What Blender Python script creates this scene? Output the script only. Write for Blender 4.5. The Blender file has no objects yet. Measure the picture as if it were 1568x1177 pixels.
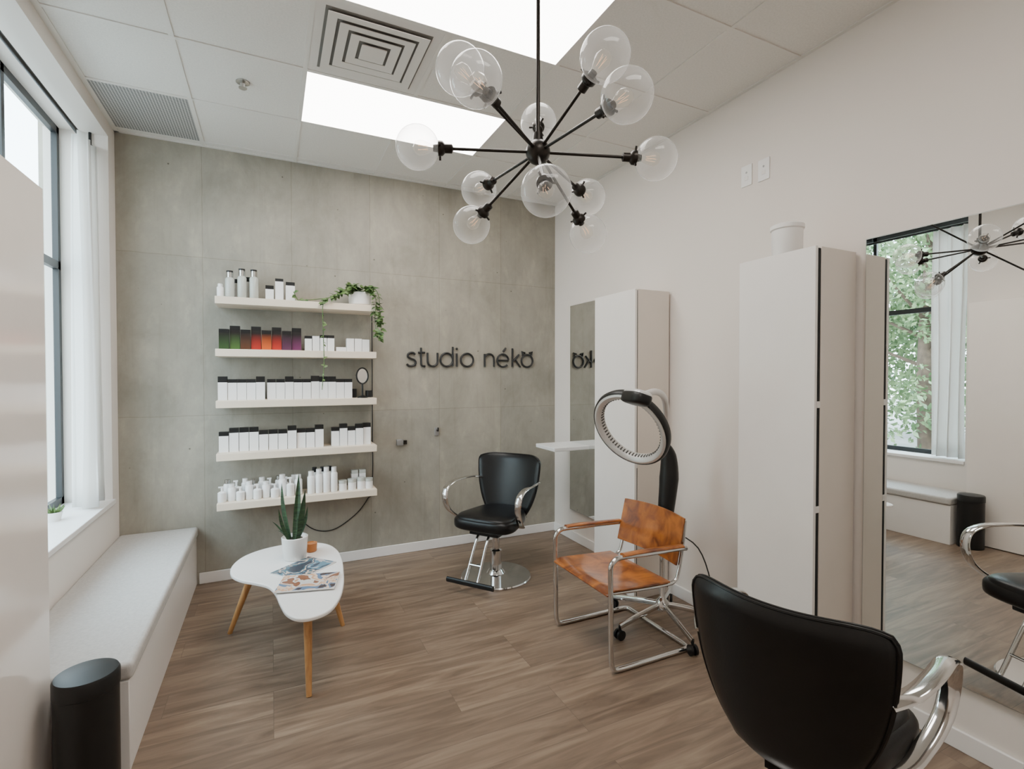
import bpy, math, random
from mathutils import Matrix, Vector
random.seed(7)
R=math.radians

# ------------------------------------------------------------------ materials
def new_mat(name):
    m=bpy.data.materials.new(name); m.use_nodes=True
    nt=m.node_tree; b=nt.nodes['Principled BSDF']
    return m,nt,b
def mat(name,col,rough=.5,metal=0,noise=0.0,nscale=8,bump=0,bscale=60,coat=0,spec=None,emis=None,estr=0):
    m,nt,b=new_mat(name)
    b.inputs['Base Color'].default_value=(*col,1)
    b.inputs['Roughness'].default_value=rough
    b.inputs['Metallic'].default_value=metal
    if coat: b.inputs['Coat Weight'].default_value=coat; b.inputs['Coat Roughness'].default_value=.08
    if spec is not None: b.inputs['Specular IOR Level'].default_value=spec
    if emis: b.inputs['Emission Color'].default_value=(*emis,1); b.inputs['Emission Strength'].default_value=estr
    tc=nt.nodes.new('ShaderNodeTexCoord')
    if noise>0:
        n=nt.nodes.new('ShaderNodeTexNoise'); n.inputs['Scale'].default_value=nscale; n.inputs['Detail'].default_value=4
        nt.links.new(tc.outputs['Object'],n.inputs['Vector'])
        r=nt.nodes.new('ShaderNodeValToRGB')
        r.color_ramp.elements[0].position=.3; r.color_ramp.elements[1].position=.7
        r.color_ramp.elements[0].color=(*[c*(1-noise) for c in col],1)
        r.color_ramp.elements[1].color=(*[min(1,c*(1+noise)) for c in col],1)
        nt.links.new(n.outputs['Fac'],r.inputs['Fac']); nt.links.new(r.outputs['Color'],b.inputs['Base Color'])
    if bump>0:
        n=nt.nodes.new('ShaderNodeTexNoise'); n.inputs['Scale'].default_value=bscale; n.inputs['Detail'].default_value=3
        nt.links.new(tc.outputs['Object'],n.inputs['Vector'])
        bp=nt.nodes.new('ShaderNodeBump'); bp.inputs['Strength'].default_value=bump; bp.inputs['Distance'].default_value=.002
        nt.links.new(n.outputs['Fac'],bp.inputs['Height']); nt.links.new(bp.outputs['Normal'],b.inputs['Normal'])
    return m

M_wall=mat('wall_paint',(.80,.74,.685),.65,noise=.012,nscale=2,bump=.1,bscale=180)
M_ceil=mat('ceiling_tile',(.77,.745,.70),.9,noise=.05,nscale=110,bump=.25,bscale=250)
M_grid=mat('ceiling_tbar',(.76,.735,.69),.5,noise=.01)
M_trim=mat('trim_white',(.84,.81,.785),.4,noise=.01)
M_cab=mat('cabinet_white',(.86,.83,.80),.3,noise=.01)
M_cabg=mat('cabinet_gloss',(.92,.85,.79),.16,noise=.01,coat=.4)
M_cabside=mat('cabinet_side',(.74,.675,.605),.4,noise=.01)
M_gap=mat('dark_gap',(.01,.01,.01),.8,noise=.02)
M_gap2=mat('duct_dark',(.10,.096,.09),.8,noise=.02)
M_shelf=mat('shelf_cream',(.80,.68,.54),.45,noise=.02,nscale=6)
M_black=mat('black_plastic',(.010,.010,.010),.38,noise=.1,spec=.35)
M_frame=mat('window_frame_black',(.012,.014,.016),.4,noise=.1)
M_leather=mat('black_leather',(.005,.0048,.005),.34,noise=.15,nscale=12,bump=.12,bscale=140,spec=.34)
M_chrome=mat('chrome',(.68,.68,.68),.1,1,noise=.02)
M_steel=mat('brushed_steel',(.55,.54,.52),.28,1,noise=.05)
M_silverp=mat('silver_paint',(.66,.65,.64),.3,.25,noise=.02)
M_bronze=mat('dark_bronze',(.03,.026,.023),.35,.8,noise=.1)
M_white=mat('white_plastic',(.86,.85,.84),.35,noise=.01)
M_ceramic=mat('white_ceramic',(.85,.84,.82),.3,noise=.01)
M_tabletop=mat('table_lacquer',(.88,.86,.84),.22,noise=.01)
M_cushion=mat('bench_fabric',(.52,.50,.475),.9,noise=.07,nscale=70,bump=.6,bscale=300)
M_soil=mat('soil',(.05,.03,.02),.9,noise=.3,nscale=60)
M_amberg=mat('amber_cup',(.45,.16,.04),.3,noise=.1)
M_bottleclr=mat('bottle_frosted',(.50,.52,.48),.2,noise=.02)
M_silver=mat('silver_cap',(.5,.5,.48),.25,1,noise=.02)
M_sign=mat('sign_black',(.015,.015,.015),.5,noise=.05)
M_cable=mat('cable_black',(.02,.02,.02),.5,noise=.05)
M_pad=mat('grey_plate',(.35,.35,.35),.35,.6,noise=.03)
M_pot=mat('trunk_bark',(.09,.06,.04),.9,noise=.3)

def wood(name,c1,c2,scale=(1.5,22,22),rough=.4,coat=0,dist=1.2):
    m,nt,b=new_mat(name)
    tc=nt.nodes.new('ShaderNodeTexCoord'); mp=nt.nodes.new('ShaderNodeMapping'); mp.inputs['Scale'].default_value=scale
    n=nt.nodes.new('ShaderNodeTexNoise'); n.inputs['Scale'].default_value=1.5; n.inputs['Detail'].default_value=6; n.inputs['Distortion'].default_value=dist
    r=nt.nodes.new('ShaderNodeValToRGB'); r.color_ramp.elements[0].position=.32; r.color_ramp.elements[1].position=.68
    r.color_ramp.elements[0].color=(*c1,1); r.color_ramp.elements[1].color=(*c2,1)
    nt.links.new(tc.outputs['Object'],mp.inputs['Vector']); nt.links.new(mp.outputs['Vector'],n.inputs['Vector'])
    nt.links.new(n.outputs['Fac'],r.inputs['Fac']); nt.links.new(r.outputs['Color'],b.inputs['Base Color'])
    b.inputs['Roughness'].default_value=rough
    if coat: b.inputs['Coat Weight'].default_value=coat; b.inputs['Coat Roughness'].default_value=.12
    return m
M_amber=wood('cognac_leather',(.15,.034,.006),(.48,.155,.022),(6,8,7),.28,.7,.8)
M_leg=wood('oak_leg',(.40,.19,.07),(.54,.29,.11),(30,30,3),.45)

def floor_mat():
    m,nt,b=new_mat('wood_plank_floor'); L=nt.links.new; N=nt.nodes.new
    tc=N('ShaderNodeTexCoord')
    br=N('ShaderNodeTexBrick'); br.inputs['Scale'].default_value=1; br.inputs['Brick Width'].default_value=1.22; br.inputs['Row Height'].default_value=.178
    br.inputs['Mortar Size'].default_value=.0010; br.inputs['Mortar Smooth'].default_value=.3; br.offset=.37; br.offset_frequency=3
    br.inputs['Color1'].default_value=(0,0,0,1); br.inputs['Color2'].default_value=(1,1,1,1); br.inputs['Mortar'].default_value=(0.3,0.3,0.3,1)
    L(tc.outputs['Object'],br.inputs['Vector'])
    sc=N('ShaderNodeVectorMath'); sc.operation='SCALE'; sc.inputs['Scale'].default_value=7.3
    L(br.outputs['Color'],sc.inputs[0])
    ad=N('ShaderNodeVectorMath'); ad.operation='ADD'; L(tc.outputs['Object'],ad.inputs[0]); L(sc.outputs['Vector'],ad.inputs[1])
    mp=N('ShaderNodeMapping'); mp.inputs['Scale'].default_value=(1.2,11,1); L(ad.outputs['Vector'],mp.inputs['Vector'])
    n=N('ShaderNodeTexNoise'); n.inputs['Scale'].default_value=1.5; n.inputs['Detail'].default_value=9; n.inputs['Roughness'].default_value=.60; n.inputs['Distortion'].default_value=1.0
    L(mp.outputs['Vector'],n.inputs['Vector'])
    r=N('ShaderNodeValToRGB'); e=r.color_ramp.elements
    e[0].position=.25; e[0].color=(.105,.069,.046,1); e[1].position=.75; e[1].color=(.315,.235,.168,1)
    x=e.new(.5); x.color=(.200,.140,.098,1)
    L(n.outputs['Fac'],r.inputs['Fac'])
    mx=N('ShaderNodeMix'); mx.data_type='RGBA'; mx.blend_type='MULTIPLY'; mx.inputs[0].default_value=.9
    rr=N('ShaderNodeValToRGB'); rr.color_ramp.elements[0].color=(.88,.87,.86,1); rr.color_ramp.elements[1].color=(1.08,1.07,1.05,1)
    L(br.outputs['Color'],rr.inputs['Fac']); L(r.outputs['Color'],mx.inputs[6]); L(rr.outputs['Color'],mx.inputs[7])
    mm=N('ShaderNodeMix'); mm.data_type='RGBA'; L(br.outputs['Fac'],mm.inputs[0]); L(mx.outputs[2],mm.inputs[6]); mm.inputs[7].default_value=(.11,.076,.054,1)
    L(mm.outputs[2],b.inputs['Base Color'])
    b.inputs['Roughness'].default_value=.40
    bp=N('ShaderNodeBump'); bp.inputs['Strength'].default_value=.12; bp.inputs['Distance'].default_value=.002
    L(n.outputs['Fac'],bp.inputs['Height']); L(bp.outputs['Normal'],b.inputs['Normal'])
    return m
def concrete_mat():
    m,nt,b=new_mat('cast_concrete'); L=nt.links.new; N=nt.nodes.new
    tc=N('ShaderNodeTexCoord')
    nw=N('ShaderNodeTexNoise'); nw.inputs['Scale'].default_value=9; nw.inputs['Detail'].default_value=3; L(tc.outputs['Object'],nw.inputs['Vector'])
    sb=N('ShaderNodeVectorMath'); sb.operation='SUBTRACT'; sb.inputs[1].default_value=(.5,.5,.5); L(nw.outputs['Color'],sb.inputs[0])
    sw=N('ShaderNodeVectorMath'); sw.operation='SCALE'; sw.inputs['Scale'].default_value=.012; L(sb.outputs[0],sw.inputs[0])
    aw=N('ShaderNodeVectorMath'); aw.operation='ADD'; L(tc.outputs['Object'],aw.inputs[0]); L(sw.outputs[0],aw.inputs[1])
    sp=N('ShaderNodeSeparateXYZ'); L(aw.outputs[0],sp.inputs[0])
    cb=N('ShaderNodeCombineXYZ')
    a1=N('ShaderNodeMath'); a1.operation='ADD'; a1.inputs[1].default_value=.445+.597*4; L(sp.outputs['X'],a1.inputs[0])
    a2=N('ShaderNodeMath'); a2.operation='ADD'; a2.inputs[1].default_value=1.153*3-1.237; L(sp.outputs['Z'],a2.inputs[0])
    L(a1.outputs[0],cb.inputs[0]); L(a2.outputs[0],cb.inputs[1])
    br=N('ShaderNodeTexBrick'); br.offset=0; br.inputs['Scale'].default_value=1; br.inputs['Brick Width'].default_value=.597; br.inputs['Row Height'].default_value=1.153
    br.inputs['Mortar Size'].default_value=.0034; br.inputs['Mortar Smooth'].default_value=1.0
    br.inputs['Color1'].default_value=(.92,.925,.92,1); br.inputs['Color2'].default_value=(1.04,1.03,1.0,1); br.inputs['Mortar'].default_value=(.68,.66,.62,1)
    L(cb.outputs[0],br.inputs['Vector'])
    n=N('ShaderNodeTexNoise'); n.inputs['Scale'].default_value=1.9; n.inputs['Detail'].default_value=12; n.inputs['Roughness'].default_value=.70; n.inputs['Distortion'].default_value=.3
    mp=N('ShaderNodeMapping'); mp.inputs['Scale'].default_value=(1.3,1,.85); L(tc.outputs['Object'],mp.inputs['Vector']); L(mp.outputs['Vector'],n.inputs['Vector'])
    r=N('ShaderNodeValToRGB'); e=r.color_ramp.elements; e[0].position=.33; e[0].color=(.265,.246,.208,1); e[1].position=.67; e[1].color=(.405,.375,.318,1)
    L(n.outputs['Fac'],r.inputs['Fac'])
    def ramp(noise_scale,vec_scale,p0,c0,p1,c1,detail=7):
        q=N('ShaderNodeTexNoise'); q.inputs['Scale'].default_value=noise_scale; q.inputs['Detail'].default_value=detail; q.inputs['Roughness'].default_value=.65
        mq=N('ShaderNodeMapping'); mq.inputs['Scale'].default_value=vec_scale; L(tc.outputs['Object'],mq.inputs['Vector']); L(mq.outputs['Vector'],q.inputs['Vector'])
        rq=N('ShaderNodeValToRGB'); rq.color_ramp.elements[0].position=p0; rq.color_ramp.elements[0].color=(*c0,1); rq.color_ramp.elements[1].position=p1; rq.color_ramp.elements[1].color=(*c1,1)
        L(q.outputs['Fac'],rq.inputs['Fac']); return rq.outputs['Color']
    light=ramp(2.6,(2.6,1,1.2),.55,(1,1,1),.72,(1.20,1.19,1.17))
    drip=ramp(2,(9,1,.6),.28,(.90,.90,.89),.46,(1,1,1))
    v=N('ShaderNodeTexVoronoi'); v.inputs['Scale'].default_value=7; L(tc.outputs['Object'],v.inputs['Vector'])
    r3=N('ShaderNodeValToRGB'); r3.color_ramp.elements[0].position=.028; r3.color_ramp.elements[0].color=(.25,.24,.22,1); r3.color_ramp.elements[1].position=.050; r3.color_ramp.elements[1].color=(1,1,1,1)
    L(v.outputs['Distance'],r3.inputs['Fac'])
    cur=r.outputs['Color']
    for o,f in ((br.outputs['Color'],1),(light,1),(drip,1),(r3.outputs['Color'],.85)):
        mx=N('ShaderNodeMix'); mx.data_type='RGBA'; mx.blend_type='MULTIPLY'; mx.inputs[0].default_value=f
        L(cur,mx.inputs[6]); L(o,mx.inputs[7]); cur=mx.outputs[2]
    L(cur,b.inputs['Base Color']); b.inputs['Roughness'].default_value=.7
    bp=N('ShaderNodeBump'); bp.inputs['Strength'].default_value=.22; bp.inputs['Distance'].default_value=.004
    L(n.outputs['Fac'],bp.inputs['Height']); L(bp.outputs['Normal'],b.inputs['Normal'])
    return m
def mirror_mat():
    m,nt,b=new_mat('mirror_silver'); b.inputs['Base Color'].default_value=(.86,.88,.87,1); b.inputs['Metallic'].default_value=1; b.inputs['Roughness'].default_value=.0
    return m
def thin_glass(name,tint=(1,1,1),refl=1.0,haze=0,ior=1.42):
    # thin-walled clear glass: only the outward-facing surface reflects
    m=bpy.data.materials.new(name); m.use_nodes=True; nt=m.node_tree; nt.nodes.clear(); L=nt.links.new; N=nt.nodes.new
    o=N('ShaderNodeOutputMaterial'); mx=N('ShaderNodeMixShader'); t=N('ShaderNodeBsdfTransparent'); g=N('ShaderNodeBsdfGlossy')
    t.inputs['Color'].default_value=(*tint,1); g.inputs['Roughness'].default_value=.03
    lw=N('ShaderNodeFresnel'); lw.inputs['IOR'].default_value=ior
    ge=N('ShaderNodeNewGeometry'); inv=N('ShaderNodeMath'); inv.operation='SUBTRACT'; inv.inputs[0].default_value=1; L(ge.outputs['Backfacing'],inv.inputs[1])
    ml=N('ShaderNodeMath'); ml.operation='MULTIPLY'; ml.inputs[1].default_value=refl; L(lw.outputs['Fac'],ml.inputs[0])
    m2=N('ShaderNodeMath'); m2.operation='MULTIPLY'; L(ml.outputs[0],m2.inputs[0]); L(inv.outputs[0],m2.inputs[1])
    L(m2.outputs[0],mx.inputs[0]); L(t.outputs[0],mx.inputs[1]); L(g.outputs[0],mx.inputs[2])
    last=mx.outputs[0]
    if haze:
        d=N('ShaderNodeBsdfTranslucent'); d.inputs['Color'].default_value=(.95,.95,.95,1); d2=N('ShaderNodeBsdfDiffuse'); d2.inputs['Color'].default_value=(.95,.95,.95,1)
        a=N('ShaderNodeMixShader'); L(d.outputs[0],a.inputs[1]); L(d2.outputs[0],a.inputs[2])
        lf=N('ShaderNodeLayerWeight'); lf.inputs['Blend'].default_value=.35
        hm=N('ShaderNodeMath'); hm.operation='MULTIPLY_ADD'; hm.inputs[1].default_value=haze*1.8; hm.inputs[2].default_value=haze*.3; L(lf.outputs['Facing'],hm.inputs[0])
        b2=N('ShaderNodeMixShader'); L(hm.outputs[0],b2.inputs[0]); L(last,b2.inputs[1]); L(a.outputs[0],b2.inputs[2]); last=b2.outputs[0]
    L(last,o.inputs[0])
    return m
def emit(name,col,s):
    m=bpy.data.materials.new(name); m.use_nodes=True; nt=m.node_tree; nt.nodes.clear()
    o=nt.nodes.new('ShaderNodeOutputMaterial'); e=nt.nodes.new('ShaderNodeEmission'); e.inputs[0].default_value=(*col,1); e.inputs[1].default_value=s
    nt.links.new(e.outputs[0],o.inputs[0]); return m
def cloth_mat():
    m,nt,b=new_mat('curtain_cloth'); b.inputs['Base Color'].default_value=(.92,.91,.89,1); b.inputs['Roughness'].default_value=.9
    t=nt.nodes.new('ShaderNodeBsdfTranslucent'); t.inputs['Color'].default_value=(.94,.93,.91,1)
    mx=nt.nodes.new('ShaderNodeMixShader'); mx.inputs[0].default_value=.4
    o=nt.nodes['Material Output']; nt.links.new(b.outputs[0],mx.inputs[1]); nt.links.new(t.outputs[0],mx.inputs[2]); nt.links.new(mx.outputs[0],o.inputs[0])
    return m
def perf_mat():
    m,nt,b=new_mat('perforated_grille'); L=nt.links.new; N=nt.nodes.new
    tc=N('ShaderNodeTexCoord'); v=N('ShaderNodeTexVoronoi'); v.inputs['Scale'].default_value=62; v.inputs['Randomness'].default_value=0
    L(tc.outputs['Object'],v.inputs['Vector'])
    r=N('ShaderNodeValToRGB'); r.color_ramp.elements[0].position=.33; r.color_ramp.elements[0].color=(.13,.13,.13,1); r.color_ramp.elements[1].position=.43; r.color_ramp.elements[1].color=(.55,.54,.52,1)
    L(v.outputs['Distance'],r.inputs['Fac']); L(r.outputs['Color'],b.inputs['Base Color']); return m
def colour_cover(name,seed,cols):
    m,nt,b=new_mat(name); L=nt.links.new; N=nt.nodes.new
    tc=N('ShaderNodeTexCoord'); mp=N('ShaderNodeMapping'); mp.inputs['Location'].default_value=(seed,seed*2,0)
    n=N('ShaderNodeTexNoise'); n.inputs['Scale'].default_value=8; n.inputs['Detail'].default_value=2.5; n.inputs['Distortion'].default_value=1.0
    L(tc.outputs['Object'],mp.inputs['Vector']); L(mp.outputs['Vector'],n.inputs['Vector'])
    r=N('ShaderNodeValToRGB'); r.color_ramp.interpolation='CONSTANT'; e=r.color_ramp.elements
    e[0].position=0; e[0].color=(*cols[0],1); e[1].position=.40; e[1].color=(*cols[1],1)
    for p,c in zip((.45,.50,.55,.60),cols[2:]):
        x=e.new(p); x.color=(*c,1)
    L(n.outputs['Fac'],r.inputs['Fac']); L(r.outputs['Color'],b.inputs['Base Color']); b.inputs['Roughness'].default_value=.3
    return m
def leaf_mat(name,c1,c2,scale=(8,8,30)):
    m,nt,b=new_mat(name); L=nt.links.new; N=nt.nodes.new
    tc=N('ShaderNodeTexCoord'); mp=N('ShaderNodeMapping'); mp.inputs['Scale'].default_value=scale
    n=N('ShaderNodeTexNoise'); n.inputs['Scale'].default_value=2.5; n.inputs['Detail'].default_value=4
    L(tc.outputs['Object'],mp.inputs['Vector']); L(mp.outputs['Vector'],n.inputs['Vector'])
    r=N('ShaderNodeValToRGB'); r.color_ramp.elements[0].position=.35; r.color_ramp.elements[1].position=.65
    r.color_ramp.elements[0].color=(*c1,1); r.color_ramp.elements[1].color=(*c2,1)
    L(n.outputs['Fac'],r.inputs['Fac']); L(r.outputs['Color'],b.inputs['Base Color']); b.inputs['Roughness'].default_value=.45
    return m
M_floor=floor_mat(); M_conc=concrete_mat(); M_mirror=mirror_mat(); M_globe=thin_glass('globe_glass',(.98,.98,.98),1.0,.17); M_pane=thin_glass('window_pane',(.88,.97,1),.25)
M_light=emit('ceiling_panel_light',(1,.955,.90),13.0); M_curt=cloth_mat(); M_perf=perf_mat()
M_fil=emit('filament',(1,.62,.35),1.6)
M_snake=leaf_mat('snake_leaf',(.010,.028,.012),(.04,.09,.035),(6,6,40))
M_poth=leaf_mat('pothos_leaf',(.03,.085,.02),(.15,.23,.07))
M_tree=leaf_mat('tree_leaf',(.06,.11,.04),(.24,.32,.15),(1,1,1))
M_ground=mat('outdoor_paving',(.36,.34,.32),.9,noise=.15,nscale=3)

# ------------------------------------------------------------------ mesh builder
class MB:
    def __init__(s): s.v=[];s.f=[];s.m=[];s.s=[];s.mats=[];s.M=Matrix.Identity(4)
    def mi(s,m):
        if m not in s.mats: s.mats.append(m)
        return s.mats.index(m)
    def add(s,vs,fs,m,smooth=True):
        o=len(s.v); s.v+= [tuple(s.M@Vector(p)) for p in vs]; k=s.mi(m)
        for f in fs: s.f.append([i+o for i in f]); s.m.append(k); s.s.append(smooth)
    def box(s,lo,hi,m,rz=0):
        c=[(a+b)/2 for a,b in zip(lo,hi)]; h=[(b-a)/2 for a,b in zip(lo,hi)]
        vs=[]
        for x,y,z in ((-1,-1,-1),(1,-1,-1),(1,1,-1),(-1,1,-1),(-1,-1,1),(1,-1,1),(1,1,1),(-1,1,1)):
            px,py=x*h[0],y*h[1]
            vs.append((c[0]+px*math.cos(rz)-py*math.sin(rz),c[1]+px*math.sin(rz)+py*math.cos(rz),c[2]+z*h[2]))
        s.add(vs,[(0,3,2,1),(4,5,6,7),(0,1,5,4),(1,2,6,5),(2,3,7,6),(3,0,4,7)],m,False)
    def tube(s,pts,ra,m,rb=None,seg=12,ref=None,closed=False,sub=0,radii=None):
        pts=[Vector(p) for p in pts]
        if sub: 
            pts2=[];n=len(pts)
            rr=[] 
            for i in range(n if closed else n-1):
                if closed: p0,p1,p2,p3=pts[(i-1)%n],pts[i],pts[(i+1)%n],pts[(i+2)%n]
                else: p0=pts[max(i-1,0)];p1=pts[i];p2=pts[i+1];p3=pts[min(i+2,n-1)]
                for k in range(sub):
                    t=k/sub
                    pts2.append(.5*((2*p1)+(-p0+p2)*t+(2*p0-5*p1+4*p2-p3)*t*t+(-p0+3*p1-3*p2+p3)*t**3))
                    if radii: rr.append(radii[i]*(1-t)+radii[(i+1)%n]*t)
            if not closed:
                pts2.append(pts[-1]); 
                if radii: rr.append(radii[-1])
            pts=pts2; radii=rr if radii else None
        rb=rb or ra; n=len(pts); vs=[];fs=[]; prev=None
        for i,p in enumerate(pts):
            if closed: t=(pts[(i+1)%n]-pts[i-1]).normalized()
            else: t=(pts[min(i+1,n-1)]-pts[max(i-1,0)]).normalized()
            if ref is not None: a=Vector(ref)
            elif prev is not None: a=prev
            else: a=Vector((0,0,1)) if abs(t.z)<.9 else Vector((1,0,0))
            a=(a-a.dot(t)*t).normalized(); prev=a; b=t.cross(a)
            k=radii[i] if radii else 1
            for j in range(seg):
                th=2*math.pi*j/seg; q=p+a*(ra*k*math.cos(th))+b*(rb*k*math.sin(th)); vs.append(q)
        for i in range(n if closed else n-1):
            for j in range(seg):
                i2=(i+1)%n; fs.append((i*seg+j,i*seg+(j+1)%seg,i2*seg+(j+1)%seg,i2*seg+j))
        if not closed:
            fs.append(tuple(range(seg))[::-1]); fs.append(tuple((n-1)*seg+j for j in range(seg)))
        s.add(vs,fs,m)
    def lathe(s,prof,c,m,seg=32,sx=1,sy=1,cap=True):
        vs=[];fs=[];n=len(prof)
        for r,z in prof:
            for j in range(seg):
                th=2*math.pi*j/seg; vs.append((c[0]+r*sx*math.cos(th),c[1]+r*sy*math.sin(th),c[2]+z))
        for i in range(n-1):
            for j in range(seg): fs.append((i*seg+j,i*seg+(j+1)%seg,(i+1)*seg+(j+1)%seg,(i+1)*seg+j))
        if cap:
            if prof[0][0]>1e-5: fs.append(tuple(range(seg))[::-1])
            if prof[-1][0]>1e-5: fs.append(tuple((n-1)*seg+j for j in range(seg)))
        s.add(vs,fs,m)
    def cyl(s,p0,p1,r,m,seg=20): s.tube([p0,p1],r,m,seg=seg)
    def sphere(s,c,r,m,seg=32,ring=18): s.lathe([(max(1e-6,r*math.sin(math.pi*i/ring)),-r*math.cos(math.pi*i/ring)) for i in range(ring+1)],c,m,seg)
    def sell(s,c,d,m,e1=.35,e2=.3,seg=48,ring=20,fn=None):
        sg=lambda w,e: math.copysign(abs(w)**e,w)
        vs=[];fs=[]
        for i in range(ring+1):
            ph=-math.pi/2+math.pi*i/ring
            for j in range(seg):
                th=2*math.pi*j/seg
                p=(d[0]*sg(math.cos(ph),e1)*sg(math.cos(th),e2),d[1]*sg(math.cos(ph),e1)*sg(math.sin(th),e2),d[2]*sg(math.sin(ph),e1))
                if fn: p=fn(p)
                vs.append((c[0]+p[0],c[1]+p[1],c[2]+p[2]))
        for i in range(ring):
            for j in range(seg): fs.append((i*seg+j,i*seg+(j+1)%seg,(i+1)*seg+(j+1)%seg,(i+1)*seg+j))
        s.add(vs,fs,m)
    def prism(s,out,z0,z1,m,smooth=False):
        n=len(out); vs=[(x,y,z0) for x,y in out]+[(x,y,z1) for x,y in out]
        fs=[tuple(range(n))[::-1],tuple(range(n,2*n))]+[(i,(i+1)%n,n+(i+1)%n,n+i) for i in range(n)]
        s.add(vs,fs,m,smooth)
    def build(s,name,bevel=0,parent=None,bseg=2):
        me=bpy.data.meshes.new(name); me.from_pydata(s.v,[],s.f); me.update()
        for m in s.mats: me.materials.append(m)
        me.polygons.foreach_set('material_index',s.m); me.polygons.foreach_set('use_smooth',s.s); me.update()
        import bmesh
        bm=bmesh.new(); bm.from_mesh(me); bmesh.ops.remove_doubles(bm,verts=bm.verts,dist=1e-6); bmesh.ops.recalc_face_normals(bm,faces=bm.faces); bm.to_mesh(me); bm.free()
        ob=bpy.data.objects.new(name,me); bpy.context.scene.collection.objects.link(ob)
        if bevel:
            b=ob.modifiers.new('bevel','BEVEL'); b.width=bevel; b.segments=bseg; b.limit_method='ANGLE'; b.angle_limit=R(50)
        try: me.set_sharp_from_angle(angle=R(42))
        except Exception: pass
        if parent: ob.parent=parent
        return ob
def empty(name,loc=(0,0,0),rz=0):
    e=bpy.data.objects.new(name,None); e.location=loc; e.rotation_euler=(0,0,rz); e.empty_display_size=.1
    bpy.context.scene.collection.objects.link(e); return e
def sbox(name,lo,hi,m,bevel=0,parent=None):
    b=MB(); b.box(lo,hi,m); return b.build(name,bevel,parent)

# ------------------------------------------------------------------ room shell
XL,XR,YB,YF,H=-.955,2.53,4.3,-1.2,3.2
WY0,WY1,WZ0,WZ1=2.45,4.15,.71,3.10
sbox('floor',(XL-.4,YF-.1,-.1),(XR+.15,YB+.15,0),M_floor)
sbox('ceiling',(XL-.4,YF-.1,H),(XR+.15,YB+.15,H+.15),M_ceil)
sbox('wall_back',(XL-.4,YB,0),(XR+.15,YB+.15,H),M_conc)
sbox('wall_right',(XR,YF,0),(XR+.15,YB,H),M_wall)
sbox('wall_front',(XL-.4,YF-.1,0),(XR+.15,YF,H),M_wall)
XO=XL-.33
sbox('wall_left',(XO,YF,0),(XL,WY0,H),M_wall)
sbox('wall_left_pier',(XO,WY1,0),(XL,YB,H),M_wall)
sbox('wall_left_sill',(XO,WY0,0),(XL,WY1,WZ0-.03),M_wall)
sbox('wall_left_header',(XO,WY0,WZ1),(XL,WY1,H),M_wall)
sbox('trim_window_sill',(XO+.03,WY0+.001,WZ0-.03),(XL+.02,WY1-.001,WZ0),M_trim,.004)
sbox('baseboard_back',(-.485,YB-.014,0),(XR-.014,YB,.082),M_trim,.004)
sbox('baseboard_right',(XR-.014,YF,0),(XR,YB,.082),M_trim,.004)
# window
g=MB(); fx0,fx1=-1.235,-1.205
g.box((fx0,WY0,WZ0),(fx1,WY1,WZ0+.045),M_frame); g.box((fx0,WY0,WZ1-.045),(fx1,WY1,WZ1),M_frame)
g.box((fx0,WY0,WZ0),(fx1,WY0+.04,WZ1),M_frame); g.box((fx0,WY1-.04,WZ0),(fx1,WY1,WZ1),M_frame)
g.box((fx0,WY0,2.20),(fx1,WY1,2.25),M_frame); g.box((fx0,3.385,WZ0),(fx1,3.42,WZ1),M_frame)
g.box((-1.224,WY0+.03,WZ0+.03),(-1.218,WY1-.03,WZ1-.03),M_pane)
g.build('window_1')
# ceiling grid
LP=[(.192,2.997,1.388,3.588),(.192,1.767,1.388,2.358),(.192,-.078,1.388,.513)]  # last panel is added out of view to give the room more light
g=MB()
GX=[-.43,.18,.79,1.40,2.01]; GY=[-.70,-.09,.525,1.14,1.755,2.37,2.985,3.60,4.215]
for x in GX:
    if abs(x-.79)<.01:
        for a,b_ in ((YF,-.09),(.525,1.755),(2.37,2.985),(3.60,YB)): g.box((x-.012,a,H-.005),(x+.012,b_,H),M_grid)
    else: g.box((x-.012,YF,H-.005),(x+.012,YB,H),M_grid)
for y in GY: g.box((XL,y-.012,H-.0055),(XR,y+.012,H),M_grid)
g.box((XL,YF,H-.006),(XL+.03,YB,H),M_grid); g.box((XR-.022,YF,H-.006),(XR,YB,H),M_grid); g.box((XL,YB-.024,H-.006),(XR,YB,H),M_grid)
g.build('trim_ceiling_grid')
for (x0,y0,x1,y1) in LP:
    g=MB(); g.box((x0,y0,H-.004),(x1,y1,H),M_light); g.build('ceiling_light_panel')
# diffuser
g=MB(); cx,cy=.485,2.6775
M_vent=mat('diffuser_metal',(.74,.71,.67),.45,noise=.01)
M_ventshade=mat('diffuser_shadow_plate',(.20,.19,.175),.8,noise=.02)
g.box((.192,2.382,H-.003),(.778,2.973,H),M_vent)
g.box((cx-.250,cy-.250,H-.004),(cx+.250,cy+.250,H-.003),M_ventshade)  # dark plate paints the shade between the louvres, no opening behind it
def sqring(a0,z0,a1,z1,th,m):
    vs=[];fs=[]
    for a,z in ((a0,z0),(a1,z1),(a1,z1-th),(a0,z0-th)):
        vs+=[(cx-a,cy-a,z),(cx+a,cy-a,z),(cx+a,cy+a,z),(cx-a,cy+a,z)]
    for k in range(4):
        for j in range(4): fs.append((k*4+j,k*4+(j+1)%4,((k+1)%4)*4+(j+1)%4,((k+1)%4)*4+j))
    g.add(vs,fs,m,False)
for a in (.238,.180,.122): sqring(a,H-.015,a-.044,H-.009,.003,M_vent)
g.box((cx-.062,cy-.062,H-.019),(cx+.062,cy+.062,H-.014),M_vent)
g.cyl((cx,cy,H-.018),(cx,cy,H-.004),.008,M_vent)
g.build('ceiling_air_diffuser')
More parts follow.
